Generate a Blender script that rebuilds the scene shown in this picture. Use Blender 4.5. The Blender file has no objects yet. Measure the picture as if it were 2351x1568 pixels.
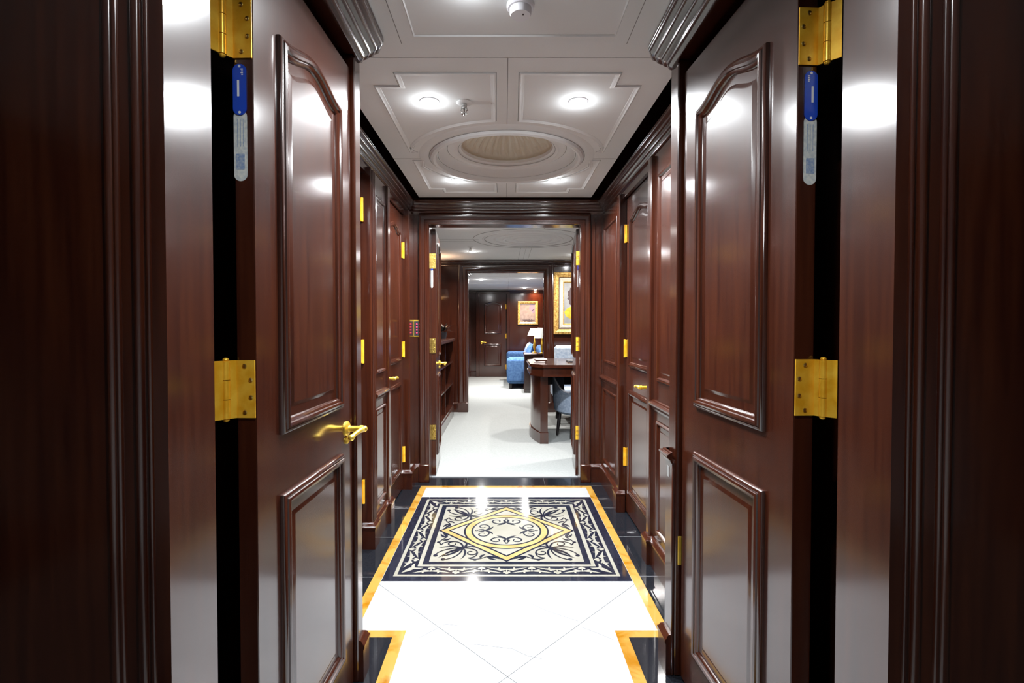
import bpy, math, random
from mathutils import Vector, Matrix
random.seed(7)
PI = math.pi
SC = bpy.context.scene
COL = SC.collection
IMG_W, IMG_H = 2351.0, 1568.0

# ------------------------------------------------------------------ camera, world, exposure
CAM_H = 1.30
cam_data = bpy.data.cameras.new('camera')
cam = bpy.data.objects.new('camera', cam_data); COL.objects.link(cam)
FPX = 1170.0
cam_data.sensor_width = 36.0
cam_data.sensor_fit = 'HORIZONTAL'
cam_data.lens = FPX / IMG_W * 36.0
PITCH_PX = 24.0
cam.location = (0, 0, CAM_H)
cam.rotation_euler = (PI / 2 - math.atan(PITCH_PX / FPX), 0, 0)
cam_data.shift_x = (IMG_W / 2 - 1159.0) / IMG_W
cam_data.shift_y = -(34.0 - PITCH_PX) / IMG_W
cam_data.clip_start = 0.02
SC.camera = cam

world = bpy.data.worlds.new('world'); SC.world = world
world.use_nodes = True
bg = world.node_tree.nodes['Background']
bg.inputs[0].default_value = (0.9, 0.75, 0.7, 1)
bg.inputs[1].default_value = 0.012

SC.view_settings.view_transform = 'Standard'
SC.view_settings.look = 'None'
SC.view_settings.gamma = 1.0
SC.view_settings.use_curve_mapping = False
SC.view_settings.exposure = 1.45
SC.cycles.max_bounces = 10
SC.cycles.diffuse_bounces = 6
SC.cycles.glossy_bounces = 6
SC.cycles.caustics_reflective = False
SC.cycles.caustics_refractive = False
SC.cycles.sample_clamp_indirect = 6.0

LOBBY_W = 21.0      # watts of one lobby downlight
STUDY_W = 15.5
SALON_W = 40.0
HALL_W = 6.6
GLOW = 0.010

# ------------------------------------------------------------------ materials
def mat(name, color, rough=0.5, metal=0.0, coat=0.0, coat_rough=0.05, spec=0.5, emit=None, emit_s=0.0, alpha=1.0, coat_ior=1.5):
    m = bpy.data.materials.new(name); m.use_nodes = True
    b = m.node_tree.nodes['Principled BSDF']
    b.inputs['Base Color'].default_value = (*color, 1)
    b.inputs['Roughness'].default_value = rough
    b.inputs['Metallic'].default_value = metal
    b.inputs['Coat Weight'].default_value = coat
    b.inputs['Coat Roughness'].default_value = coat_rough
    b.inputs['Coat IOR'].default_value = coat_ior
    b.inputs['Specular IOR Level'].default_value = spec
    b.inputs['Alpha'].default_value = alpha
    if emit:
        b.inputs['Emission Color'].default_value = (*emit, 1)
        b.inputs['Emission Strength'].default_value = emit_s
    return m

def add_noise_color(m, c0, c1, scale=(1, 1, 1), nscale=5.0, detail=4.0, lo=0.35, hi=0.65, distortion=0.0, bump=0.0):
    nt = m.node_tree; b = nt.nodes['Principled BSDF']
    tc = nt.nodes.new('ShaderNodeTexCoord'); mp = nt.nodes.new('ShaderNodeMapping')
    mp.inputs['Scale'].default_value = scale
    nz = nt.nodes.new('ShaderNodeTexNoise')
    nz.inputs['Scale'].default_value = nscale; nz.inputs['Detail'].default_value = detail
    nz.inputs['Distortion'].default_value = distortion
    cr = nt.nodes.new('ShaderNodeValToRGB')
    cr.color_ramp.elements[0].position = lo; cr.color_ramp.elements[0].color = (*c0, 1)
    cr.color_ramp.elements[1].position = hi; cr.color_ramp.elements[1].color = (*c1, 1)
    nt.links.new(tc.outputs['Object'], mp.inputs['Vector'])
    nt.links.new(mp.outputs['Vector'], nz.inputs['Vector'])
    nt.links.new(nz.outputs['Fac'], cr.inputs['Fac'])
    nt.links.new(cr.outputs['Color'], b.inputs['Base Color'])
    if bump:
        bp = nt.nodes.new('ShaderNodeBump'); bp.inputs['Strength'].default_value = bump
        bp.inputs['Distance'].default_value = 0.002
        nt.links.new(nz.outputs['Fac'], bp.inputs['Height'])
        nt.links.new(bp.outputs['Normal'], b.inputs['Normal'])
    return m

M = {}
M['wood'] = add_noise_color(mat('mahogany', (0.06, 0.013, 0.006), 0.45, 0, 1.0, 0.15, 0.05, coat_ior=1.75),
                            (0.0195, 0.0033, 0.0012), (0.041, 0.0090, 0.0029), (14, 14, 0.7), 4.0, 5.0, 0.3, 0.7)
M['void'] = mat('shadow_gap_black', (0.004, 0.004, 0.006), 0.9, spec=0.0)
M['brass'] = add_noise_color(mat('polished_brass', (0.85, 0.53, 0.09), 0.30, 0.8),
                             (0.90, 0.56, 0.05), (0.98, 0.70, 0.12), (1, 1, 1), 18.0, 3.0)
M['brass_plate'] = add_noise_color(mat('hinge_brass', (0.85, 0.53, 0.09), 0.28, 0.4),
                             (0.82, 0.40, 0.016), (0.95, 0.56, 0.05), (1, 1, 1), 30.0, 3.0)
M['brass_dull'] = add_noise_color(mat('worn_brass', (0.7, 0.45, 0.1), 0.3, 1.0),
                                  (0.45, 0.27, 0.05), (0.95, 0.70, 0.2), (1, 1, 1), 90.0, 3.0)
M['steel'] = mat('chrome_steel', (0.55, 0.55, 0.55), 0.2, 1.0)
M['paint'] = add_noise_color(mat('ceiling_paint', (0.86, 0.85, 0.83), 0.75, spec=0.15), (0.84, 0.87, 0.87), (0.865, 0.89, 0.89), (1, 1, 1), 3.0, 2.0)
M['groove_and_shading'] = mat('groove_and_relief_shading', (0.24, 0.24, 0.235), 0.6)  # real seams, plus painted relief shading on rosette steps and panel edges
M['dome'] = mat('dome_beige', (0.80, 0.77, 0.66), 0.35)
M['white_plastic'] = mat('white_plastic', (0.82, 0.82, 0.86), 0.35)
M['lamp'] = mat('lamp_lens', (1, 1, 1), 0.5, emit=(0.95, 0.97, 1.0), emit_s=60.0)
M['marble'] = add_noise_color(mat('white_marble', (0.82, 0.83, 0.84), 0.07, 0, 0.3, 0.03),
                              (0.265, 0.27, 0.275), (0.295, 0.30, 0.305), (1, 1, 1), 2.2, 6.0, 0.3, 0.6, 1.2)
M['gold_marble'] = add_noise_color(mat('yellow_marble', (0.75, 0.42, 0.08), 0.08, 0, 0.3, 0.03),
                                   (0.21, 0.085, 0.004), (0.29, 0.165, 0.035), (1, 1, 1), 7.0, 4.0, 0.36, 0.52, 0.8)
M['granite'] = add_noise_color(mat('black_granite', (0.018, 0.02, 0.026), 0.07, 0, 0.3, 0.03),
                               (0.0045, 0.0052, 0.007), (0.012, 0.0135, 0.017), (1, 1, 1), 140.0, 3.0, 0.35, 0.8)
M['inlay_dark'] = add_noise_color(mat('inlay_slate', (0.02, 0.024, 0.04), 0.09, 0, 0.3, 0.03),
                                  (0.005, 0.0062, 0.0125), (0.0095, 0.0115, 0.0205), (1, 1, 1), 30.0, 3.0)
M['inlay_cream'] = add_noise_color(mat('inlay_cream', (0.78, 0.76, 0.70), 0.08, 0, 0.3, 0.03),
                                   (0.185, 0.174, 0.142), (0.215, 0.204, 0.174), (1, 1, 1), 6.0, 3.0)
M['inlay_gold'] = add_noise_color(mat('inlay_honey', (0.80, 0.58, 0.28), 0.08, 0, 0.3, 0.03),
                                  (0.27, 0.165, 0.06), (0.32, 0.225, 0.10), (1, 1, 1), 9.0, 3.0)
M['joint'] = mat('tile_joint', (0.07, 0.071, 0.073), 0.5, spec=0.1)
M['joint_light'] = mat('light_joint', (0.25, 0.255, 0.265), 0.4)
M['vein'] = mat('marble_vein', (0.12, 0.122, 0.126), 0.1)
M['carpet'] = add_noise_color(mat('pale_carpet', (0.72, 0.72, 0.70), 0.95, spec=0.1),
                              (0.20, 0.21, 0.207), (0.235, 0.245, 0.242), (1, 1, 1), 60.0, 4.0, 0.3, 0.7, 0, 0.4)
M['blue'] = add_noise_color(mat('blue_fabric', (0.10, 0.22, 0.45), 0.9, spec=0.2), (0.033, 0.078, 0.185), (0.060, 0.125, 0.25), (1, 1, 1), 25.0, 4.0)
M['blue_pale'] = add_noise_color(mat('pale_blue_fabric', (0.45, 0.56, 0.75), 0.9, spec=0.2), (0.10, 0.16, 0.36), (0.42, 0.48, 0.58), (1, 1, 1), 12.0, 3.0, 0.42, 0.58)
M['grey_fabric'] = add_noise_color(mat('grey_blue_fabric', (0.22, 0.26, 0.33), 0.9, spec=0.2), (0.19, 0.235, 0.31), (0.27, 0.32, 0.40), (1, 1, 1), 40.0, 4.0)
M['grey_light'] = add_noise_color(mat('light_grey_fabric', (0.45, 0.50, 0.58), 0.9, spec=0.2), (0.26, 0.32, 0.41), (0.40, 0.45, 0.52), (1, 1, 1), 30.0, 4.0)
M['piping'] = mat('white_piping', (0.72, 0.74, 0.82), 0.8)
M['black_wood'] = mat('ebony_leg', (0.01, 0.007, 0.008), 0.35)
M['shade'] = mat('lamp_shade', (0.24, 0.24, 0.23), 0.9, spec=0.1, emit=(1, 0.95, 0.85), emit_s=0.06)
M['sticker_blue'] = mat('sticker_blue', (0.006, 0.05, 0.42), 0.25)
M['sticker_pale'] = add_noise_color(mat('sticker_pale', (0.50, 0.53, 0.52), 0.35), (0.42, 0.46, 0.47), (0.60, 0.61, 0.56), (1, 1, 1), 120.0, 3.0)
M['sticker_grey'] = add_noise_color(mat('sticker_greyblue', (0.2, 0.27, 0.40), 0.4), (0.16, 0.24, 0.40), (0.33, 0.38, 0.44), (1, 1, 1), 220.0, 3.0)
M['sticker_white'] = mat('sticker_white', (0.62, 0.66, 0.66), 0.4)
M['frame_gold'] = add_noise_color(mat('gilt_frame', (0.62, 0.38, 0.10), 0.4, 0.5), (0.38, 0.19, 0.04), (0.80, 0.52, 0.16), (1, 1, 1), 45.0, 4.0)
M['mat_board'] = mat('mount_cream', (0.42, 0.38, 0.31), 0.8)
M['canvas'] = add_noise_color(mat('canvas_grey', (0.48, 0.48, 0.48), 0.8), (0.17, 0.175, 0.18), (0.23, 0.225, 0.215), (1, 1, 1), 8.0, 3.0)
M['canvas_tan'] = add_noise_color(mat('canvas_tan', (0.50, 0.40, 0.34), 0.8), (0.18, 0.13, 0.11), (0.24, 0.18, 0.15), (1, 1, 1), 14.0, 3.0)
M['ink'] = mat('picture_brown', (0.05, 0.03, 0.03), 0.8)
M['mauve'] = mat('picture_mauve', (0.17, 0.13, 0.18), 0.8)
M['picture_yellow'] = add_noise_color(mat('picture_yellow', (0.62, 0.50, 0.03), 0.8), (0.30, 0.23, 0.01), (0.44, 0.36, 0.02), (1, 1, 1), 20.0, 3.0)
M['red_led'] = mat('red_button', (0.5, 0.01, 0.04), 0.3, emit=(1, 0.05, 0.15), emit_s=0.6)
M['book_pale'] = mat('book_pale', (0.55, 0.48, 0.46), 0.5)
M['book_dark'] = mat('book_dark', (0.02, 0.02, 0.025), 0.4)
M['leaf_dark'] = mat('dark_leaf', (0.022, 0.02, 0.016), 0.4)

# ------------------------------------------------------------------ mesh builder
class MB:
    def __init__(s): s.v = []; s.f = []; s.m = []; s.mats = []
    def mi(s, key):
        if key not in s.mats: s.mats.append(key)
        return s.mats.index(key)
    def add(s, verts, faces, key):
        o = len(s.v); s.v += [tuple(p) for p in verts]; k = s.mi(key)
        for f in faces: s.f.append(tuple(i + o for i in f)); s.m.append(k)
        return s
    def box(s, x0, x1, y0, y1, z0, z1, key='wood', ch=0.0):
        if ch <= 0:
            v = [(x0, y0, z0), (x1, y0, z0), (x1, y1, z0), (x0, y1, z0), (x0, y0, z1), (x1, y0, z1), (x1, y1, z1), (x0, y1, z1)]
            f = [(0, 3, 2, 1), (4, 5, 6, 7), (0, 1, 5, 4), (1, 2, 6, 5), (2, 3, 7, 6), (3, 0, 4, 7)]
            return s.add(v, f, key)
        c = min(ch, (x1 - x0) * .45, (y1 - y0) * .45, (z1 - z0) * .45)
        v = []; idx = {}
        X = (x0, x1); Y = (y0, y1); Z = (z0, z1)
        for i in (0, 1):
            for j in (0, 1):
                for k in (0, 1):
                    sx = c if i == 0 else -c; sy = c if j == 0 else -c; sz = c if k == 0 else -c
                    idx[i, j, k, 'x'] = len(v); v.append((X[i], Y[j] + sy, Z[k] + sz))
                    idx[i, j, k, 'y'] = len(v); v.append((X[i] + sx, Y[j], Z[k] + sz))
                    idx[i, j, k, 'z'] = len(v); v.append((X[i] + sx, Y[j] + sy, Z[k]))
        f = []
        I = idx
        f.append((I[0,0,0,'x'], I[0,0,1,'x'], I[0,1,1,'x'], I[0,1,0,'x']))
        f.append((I[1,0,0,'x'], I[1,1,0,'x'], I[1,1,1,'x'], I[1,0,1,'x']))
        f.append((I[0,0,0,'y'], I[1,0,0,'y'], I[1,0,1,'y'], I[0,0,1,'y']))
        f.append((I[0,1,0,'y'], I[0,1,1,'y'], I[1,1,1,'y'], I[1,1,0,'y']))
        f.append((I[0,0,0,'z'], I[0,1,0,'z'], I[1,1,0,'z'], I[1,0,0,'z']))
        f.append((I[0,0,1,'z'], I[1,0,1,'z'], I[1,1,1,'z'], I[0,1,1,'z']))
        for j in (0, 1):
            for k in (0, 1): f.append((I[0,j,k,'y'], I[1,j,k,'y'], I[1,j,k,'z'], I[0,j,k,'z']))
        for i in (0, 1):
            for k in (0, 1): f.append((I[i,0,k,'x'], I[i,1,k,'x'], I[i,1,k,'z'], I[i,0,k,'z']))
        for i in (0, 1):
            for j in (0, 1): f.append((I[i,j,0,'x'], I[i,j,1,'x'], I[i,j,1,'y'], I[i,j,0,'y']))
        for i in (0, 1):
            for j in (0, 1):
                for k in (0, 1): f.append((I[i,j,k,'x'], I[i,j,k,'y'], I[i,j,k,'z']))
        return s.add(v, f, key)
    def prism(s, poly, z0, z1, key='wood'):
        n = len(poly)
        v = [(x, y, z0) for x, y in poly] + [(x, y, z1) for x, y in poly]
        f = [tuple(range(n - 1, -1, -1)), tuple(range(n, 2 * n))]
        f += [(i, (i + 1) % n, n + (i + 1) % n, n + i) for i in range(n)]
        return s.add(v, f, key)
    def poly(s, pts, z, key):
        a = sum(pts[i][0] * pts[(i + 1) % len(pts)][1] - pts[(i + 1) % len(pts)][0] * pts[i][1] for i in range(len(pts)))
        if a < 0: pts = pts[::-1]
        return s.add([(x, y, z) for x, y in pts], [tuple(range(len(pts)))], key)
    def sweep(s, path, prof, key='wood', closed=False, caps=True):
        """path in XY, interior side on its right; prof = (offset to the right, z)"""
        n = len(path); m = len(prof); v = []
        for i, p in enumerate(path):
            p = Vector(p)
            a = Vector(path[(i - 1) % n]) if (closed or i > 0) else None
            b = Vector(path[(i + 1) % n]) if (closed or i < n - 1) else None
            ns = []
            if a is not None: d = (p - a).normalized(); ns.append(Vector((d.y, -d.x)))
            if b is not None: d = (b - p).normalized(); ns.append(Vector((d.y, -d.x)))
            nn = sum(ns, Vector((0, 0))).normalized()
            k = 1.0 / max(0.3, nn.dot(ns[0]))
            for o, z in prof: q = p + nn * k * o; v.append((q.x, q.y, z))
        f = []
        for i in range(n if closed else n - 1):
            j = (i + 1) % n
            for t in range(m - 1): f.append((i * m + t, i * m + t + 1, j * m + t + 1, j * m + t))
        if not closed and caps:
            f.append(tuple(range(m - 1, -1, -1))); f.append(tuple((n - 1) * m + t for t in range(m)))
        return s.add(v, f, key)
    def panel(s, outline, prof, key='wood', fill=True, y0=0.0):
        """moulding on a face in the XZ plane looking to -Y: outline counter-clockwise seen from -Y; prof = (inset, height towards -Y)"""
        n = len(outline); m = len(prof); rows = []
        for ins, h in prof:
            row = []
            for i in range(n):
                p = Vector(outline[i]); a = Vector(outline[i - 1]); b = Vector(outline[(i + 1) % n])
                d1 = (p - a).normalized(); d2 = (b - p).normalized()
                n1 = Vector((-d1.y, d1.x)); n2 = Vector((-d2.y, d2.x))
                nn = (n1 + n2).normalized(); k = 1.0 / max(0.35, nn.dot(n1))
                q = p + nn * k * ins
                row.append((q.x, y0 - h, q.y))
            rows.append(row)
        v = [p for r in rows for p in r]; f = []
        for t in range(m - 1):
            for i in range(n):
                j = (i + 1) % n
                f.append((t * n + i, t * n + j, (t + 1) * n + j, (t + 1) * n + i))
        if fill: f.append(tuple((m - 1) * n + i for i in range(n)))
        return s.add(v, f, key)
    def panel_rows(s, rows, key='wood', y0=0.0):
        """like panel(), but with a ready outline for every profile step: rows = (outline, height)"""
        n = len(rows[0][0]); v = [(x, y0 - h, z) for o, h in rows for x, z in o]; m = len(rows)
        f = [(t * n + i, t * n + (i + 1) % n, (t + 1) * n + (i + 1) % n, (t + 1) * n + i) for t in range(m - 1) for i in range(n)]
        f.append(tuple((m - 1) * n + i for i in range(n)))
        return s.add(v, f, key)
    def lathe(s, prof, c=(0, 0, 0), n=32, key='wood', axis='z', a0=0.0, a1=2 * PI, squash=1.0):
        full = abs(a1 - a0 - 2 * PI) < 1e-6
        cnt = n if full else n + 1; m = len(prof); v = []
        for i in range(cnt):
            a = a0 + (a1 - a0) * i / n; ca, sa = math.cos(a), math.sin(a)
            for r, h in prof:
                p = (r * ca, r * sa * squash, h)
                if axis == 'x': p = (p[2], p[0], p[1])
                elif axis == 'y': p = (p[0], p[2], p[1])
                v.append((p[0] + c[0], p[1] + c[1], p[2] + c[2]))
        f = []
        for i in range(n):
            j = (i + 1) % cnt
            for t in range(m - 1): f.append((i * m + t, j * m + t, j * m + t + 1, i * m + t + 1))
        return s.add(v, f, key)
    def cyl(s, c, r, h, key='brass', axis='z', n=20):
        return s.lathe([(0, 0), (r, 0), (r, h), (0, h)], c, n, key, axis)
    def tube(s, pts, rad, key='brass', n=10):
        pts = [Vector(p) for p in pts]; v = []; L = len(pts)
        rr = rad if isinstance(rad, (list, tuple)) else [rad] * L
        for i, p in enumerate(pts):
            t = (pts[min(i + 1, L - 1)] - pts[max(i - 1, 0)]).normalized()
            up = Vector((0, 0, 1)) if abs(t.z) < .9 else Vector((1, 0, 0))
            x = t.cross(up).normalized(); y = x.cross(t)
            for k in range(n):
                a = 2 * PI * k / n; v.append(p + (x * math.cos(a) + y * math.sin(a)) * rr[i])
        f = [(i * n + k, i * n + (k + 1) % n, (i + 1) * n + (k + 1) % n, (i + 1) * n + k) for i in range(L - 1) for k in range(n)]
        f += [tuple(range(n - 1, -1, -1)), tuple((L - 1) * n + k for k in range(n))]
        return s.add(v, f, key)
    def ball(s, c, r, key='brass', n=14, sz=1.0):
        return s.lathe([(r * math.sin(PI * i / 8), -r * math.cos(PI * i / 8) * sz) for i in range(9)], c, n, key)
    def build(s, name, parent=None, smooth=False, bevel=0.0, subd=0):
        me = bpy.data.meshes.new(name)
        me.from_pydata(s.v, [], s.f)
        for k in s.mats: me.materials.append(M[k])
        me.polygons.foreach_set('material_index', s.m)
        import bmesh
        bm = bmesh.new(); bm.from_mesh(me)
        bmesh.ops.remove_doubles(bm, verts=bm.verts, dist=1e-6) if smooth else None
        bmesh.ops.recalc_face_normals(bm, faces=bm.faces)
        bm.to_mesh(me); bm.free()
        me.update()
        o = bpy.data.objects.new(name, me); COL.objects.link(o)
        if parent is not None: o.parent = parent
        if smooth:
            me.polygons.foreach_set('use_smooth', [True] * len(me.polygons))
            md = o.modifiers.new('edge_split', 'EDGE_SPLIT'); md.split_angle = math.radians(38)
        if bevel:
            md = o.modifiers.new('soft_edges', 'BEVEL'); md.width = bevel; md.segments = 2; md.limit_method = 'ANGLE'
        if subd:
            md = o.modifiers.new('round', 'SUBSURF'); md.levels = subd; md.render_levels = subd
        return o

def tag(o, label=None, cat=None, group=None, kind=None):
    if label: o['label'] = label
    if cat: o['category'] = cat
    if group: o['group'] = group
    if kind: o['kind'] = kind
    return o
def struct(o, label=None): o['kind'] = 'structure'; return o
def thing(name, label, cat, loc=(0, 0, 0), rz=0.0, group=None):
    o = bpy.data.objects.new(name, None); COL.objects.link(o)
    o.location = loc; o.rotation_euler = (0, 0, rz); o.empty_display_size = 0.05
    return tag(o, label, cat, group)
def copy_tree(o, parent=None):
    c = o.copy(); COL.objects.link(c)
    if parent is not None: c.parent = parent
    for ch in list(o.children): copy_tree(ch, c)
    return c

# ------------------------------------------------------------------ profiles
BOLECTION = [(0, 0), (0.0, 0.007), (0.003, 0.012), (0.008, 0.014), (0.011, 0.012), (0.013, 0.0165), (0.019, 0.019), (0.025, 0.0165),
             (0.027, 0.012), (0.032, 0.010), (0.037, 0.003), (0.040, -0.006), (0.047, -0.0065), (0.050, -0.005), (0.068, 0.0025), (0.072, 0.0045), (0.074, 0.0045)]
SLIM = [(0, 0), (0.0, 0.006), (0.006, 0.011), (0.012, 0.009), (0.016, 0.011), (0.022, 0.003), (0.026, -0.004), (0.034, -0.004), (0.05, 0.002), (0.052, 0.002)]
BASE = [(0, 0), (0.018, 0), (0.018, 0.118), (0.022, 0.122), (0.022, 0.132), (0.016, 0.137), (0.013, 0.146), (0.006, 0.152), (0, 0.152)]
RAIL = [(0, -0.03), (0.006, -0.028), (0.010, -0.018), (0.012, -0.010), (0.024, 0.0), (0.028, 0.006), (0.028, 0.014), (0.020, 0.020), (0.012, 0.022), (0.010, 0.028), (0, 0.030)]
def crown(z0, z1, p):
    """stepped crown moulding: four ovolo beads with small upright fillets between them"""
    q = [(0, 0), (.08, 0), (.08, .06)]
    steps = ((.30, .27), (.52, .46), (.78, .68), (1.0, .90))
    for px, pz in steps:
        x0, y0 = q[-1]
        for t in (.25, .5, .75, 1.0):
            q.append((x0 + (px - x0) * math.sin(t * PI / 2), pz - (pz - y0) * .82 * math.cos(t * PI / 2)))
        q.append((px - .015, pz + .03))
    q += [(1.0, .95), (.97, 1.0), (0, 1.0)]
    return [(a * p, z0 + b * (z1 - z0)) for a, b in q]
def rect(u0, u1, z0, z1): return [(u0, z0), (u1, z0), (u1, z1), (u0, z1)]
def arched(u0, u1, z0, z1, rise, n=20):
    top = [(u1 + (u0 - u1) * i / n, z1 + rise * math.sin(PI * i / n) ** 2) for i in range(n + 1)]
    return [(u0, z0), (u1, z0)] + top

# ------------------------------------------------------------------ hinges, levers, stickers, doors
def butt_hinge(parent, z0, z1, u, d, t, key, knuckle, jamb):
    """open butt hinge on the edge face at u (d = direction out of the edge); knuckle and jamb = (distance out of the edge, depth)"""
    b = MB(); e = u + d * 0.0015
    b.box(min(e, e + d * .003), max(e, e + d * .003), 0.001, t, z0, z1, key)
    def plate(p, q, w=.003):
        a = Vector((u + d * p[0], p[1])); c = Vector((u + d * q[0], q[1])); n = (c - a).normalized(); n = Vector((-n.y, n.x)) * w / 2
        b.prism([tuple(a + n), tuple(c + n), tuple(c - n), tuple(a - n)], z0, z1, key)
    plate((.003, t - .001), knuckle); plate(knuckle, jamb)
    kx = u + d * knuckle[0]; kv = knuckle[1]
    for i in range(3):
        za = z0 + (z1 - z0) * i / 3; zb = z0 + (z1 - z0) * (i + 1) / 3
        b.cyl((kx, kv, za + .0008), 0.0085, zb - za - .0016, key)
    b.ball((kx, kv, z1 + .002), 0.007, key, sz=.7); b.ball((kx, kv, z0 - .002), 0.007, key, sz=.7)
    h = z1 - z0
    for (v, f) in ((0.024, .10), (0.010, .36), (0.010, .66), (0.024, .90)):
        b.lathe([(0, .0052 * d), (.0042, .005 * d), (.0052, .0044 * d)], (e, v, z0 + h * f), 12, 'brass_dull', axis='x')
    return b.build('hinge', parent, smooth=True)

def face_hinge(parent, z0, z1, u, d, key='brass_plate'):
    """closed hinge: knuckle and two narrow leaves showing on the face"""
    b = MB()
    b.box(min(u - d * .018, u), max(u - d * .018, u), -0.006, 0.0, z0, z1, key)
    b.box(min(u + d * .022, u), max(u + d * .022, u), -0.009, 0.0, z0, z1, key)
    b.cyl((u + d * .002, -0.010, z0 - .003), 0.008, z1 - z0 + .006, key)
    return b.build('hinge', parent, smooth=True)

def lever(parent, u, z, d, key='brass'):
    """lever handle standing out of the face; d = direction in u the grip points"""
    b = MB()
    b.lathe([(0, 0), (.026, 0), (.026, -.004), (.021, -.008), (.012, -.010), (.010, -.016), (.010, -.045), (.0125, -.048), (.0125, -.058), (0, -.060)],
            (u, 0, z), 24, key, axis='y')
    b.tube([(u, -.053, z), (u + d * .02, -.062, z + .001), (u + d * .05, -.062, z + .003), (u + d * .085, -.058, z - .001), (u + d * .108, -.055, z - .007), (u + d * .118, -.052, z - .006)],
           [.0095, .0095, .0075, .007, .009, .005], key, 12)
    b.ball((u + d * .112, -.055, z - .007), .0105, key)
    b.ball((u, -.063, z), .011, key)
    # key rose below
    b.lathe([(0, 0), (.013, 0), (.013, -.004), (.006, -.009), (0, -.009)], (u, 0, z - .040), 18, key, axis='y')
    return b.build('lever_handle', parent, smooth=True)

def rounded(x0, x1, z0, z1, r, n=6):
    pts = []
    for cx, cz, a in ((x1 - r, z0 + r, -PI / 2), (x1 - r, z1 - r, 0), (x0 + r, z1 - r, PI / 2), (x0 + r, z0 + r, PI)):
        for i in range(n + 1): pts.append((cx + r * math.cos(a + PI / 2 * i / n), cz + r * math.sin(a + PI / 2 * i / n)))
    return pts

def edge_sticker(parent, u, d, t, ztop, zmid, zbot):
    """blue seal with a pale printed strip under it, on the door's edge face"""
    b = MB()
    def slab(v0, v1, z0, z1, r, h0, h1, key):
        pts = rounded(v0, v1, z0, z1, r); n = len(pts)
        v = [(u + d * h0, a, c) for a, c in pts] + [(u + d * h1, a, c) for a, c in pts]
        b.add(v, [tuple(range(n)), tuple(range(2 * n - 1, n - 1, -1))] + [(i, (i + 1) % n, n + (i + 1) % n, n + i) for i in range(n)], key)
    c = t * .5 + .008; w = .0155
    slab(c - w, c + w, zbot, zmid + .012, .015, 0, .0008, 'sticker_pale')
    slab(c - w * .62, c + w * .68, zbot + .026, zbot + .062, .002, .0008, .0010, 'sticker_grey')
    for i in range(3):
        q = c - w * .5 + i * .0068
        slab(q, q + .0016, zbot + .078, zmid - .008, .0004, .0008, .0010, 'sticker_grey')
    slab(c - w, c + w, zmid, ztop, .0145, .0008, .0028, 'sticker_blue')
    slab(c + .0005, c + .0055, zmid + .042, zmid + .079, .0006, .0028, .0031, 'sticker_white')
    for i in range(4):
        slab(c - .0085, c - .0085 + (.004 if i % 2 else .0055), ztop - .013 - i * .004, ztop - .0105 - i * .004, .0005, .0028, .0031, 'sticker_white')
    for zz in (zmid + .006, ztop - .005):
        slab(c - .003, c + .003, zz - .003, zz + .003, .0028, .0028, .0032, 'sticker_white')
    o = b.build('edge_seal', parent); o['label'] = 'blue seal with pale printed strip'
    return o

def make_door(num, loc, rz, w, t, z0, z1, hinge_end, mode, panel_u, up, low, rise, label, lever_on=True, sticker=False,
              hinges=((1.91, 2.042), (1.09, 1.223), (0.27, 0.402)), lever_z=0.945, hinge_key='brass_plate', lever_in=.055, knuckle=(.012, .085), jamb=(-.012, .105)):
    b = MB()
    b.box(0, w, 0, t, z0, z1, 'wood', .002)
    root = b.build('door_%d' % num); struct(root); root['label'] = label
    root.location = loc; root.rotation_euler = (0, 0, rz)
    u0, u1 = panel_u
    p = MB(); p.panel_rows([(arched(u0 + i_, u1 - i_, up[0] + i_, up[1] - i_, rise, 28), h_) for i_, h_ in BOLECTION]); p.build('upper_panel', root, smooth=True)
    p = MB(); p.panel(rect(u0, u1, low[0], low[1]), BOLECTION); p.build('lower_panel', root, smooth=True)
    hu, d = (0.0, -1.0) if hinge_end == 'start' else (w, 1.0)
    for a, c in hinges:
        if mode == 'open': butt_hinge(root, a, c, hu, d, t, hinge_key, knuckle, jamb)
        elif mode == 'closed': face_hinge(root, a, c, hu, d)
    if lever_on:
        lu = w - lever_in if hinge_end == 'start' else lever_in
        lever(root, lu, lever_z, -1.0 if hinge_end == 'start' else 1.0)
    if sticker: edge_sticker(root, hu, d, t, 1.897, 1.782, 1.633)
    return root

# ================================================================== SETTING
CEIL = 2.36
# ---- floor with its stone inlay
fl = MB()
fl.box(-1.3, 1.3, -1.6, 4.38, -0.08, 0.0, 'granite')
L1, L2, L3, L4, L5 = .0004, .0008, .0012, .0016, .0020
WX0, WX1, NX0, NX1 = -.634, .654, -.422, .470
WY0, WY1 = 2.155, 4.090
B = .049
def yquad(x0, x1, y0, y1, key, lv): fl.poly([(x0, y0), (x1, y0), (x1, y1), (x0, y1)], lv, key)
yquad(WX0, WX1, WY0, WY1, 'marble', L1)
yquad(NX0, NX1, -1.6, WY0, 'marble', L1)
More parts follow.
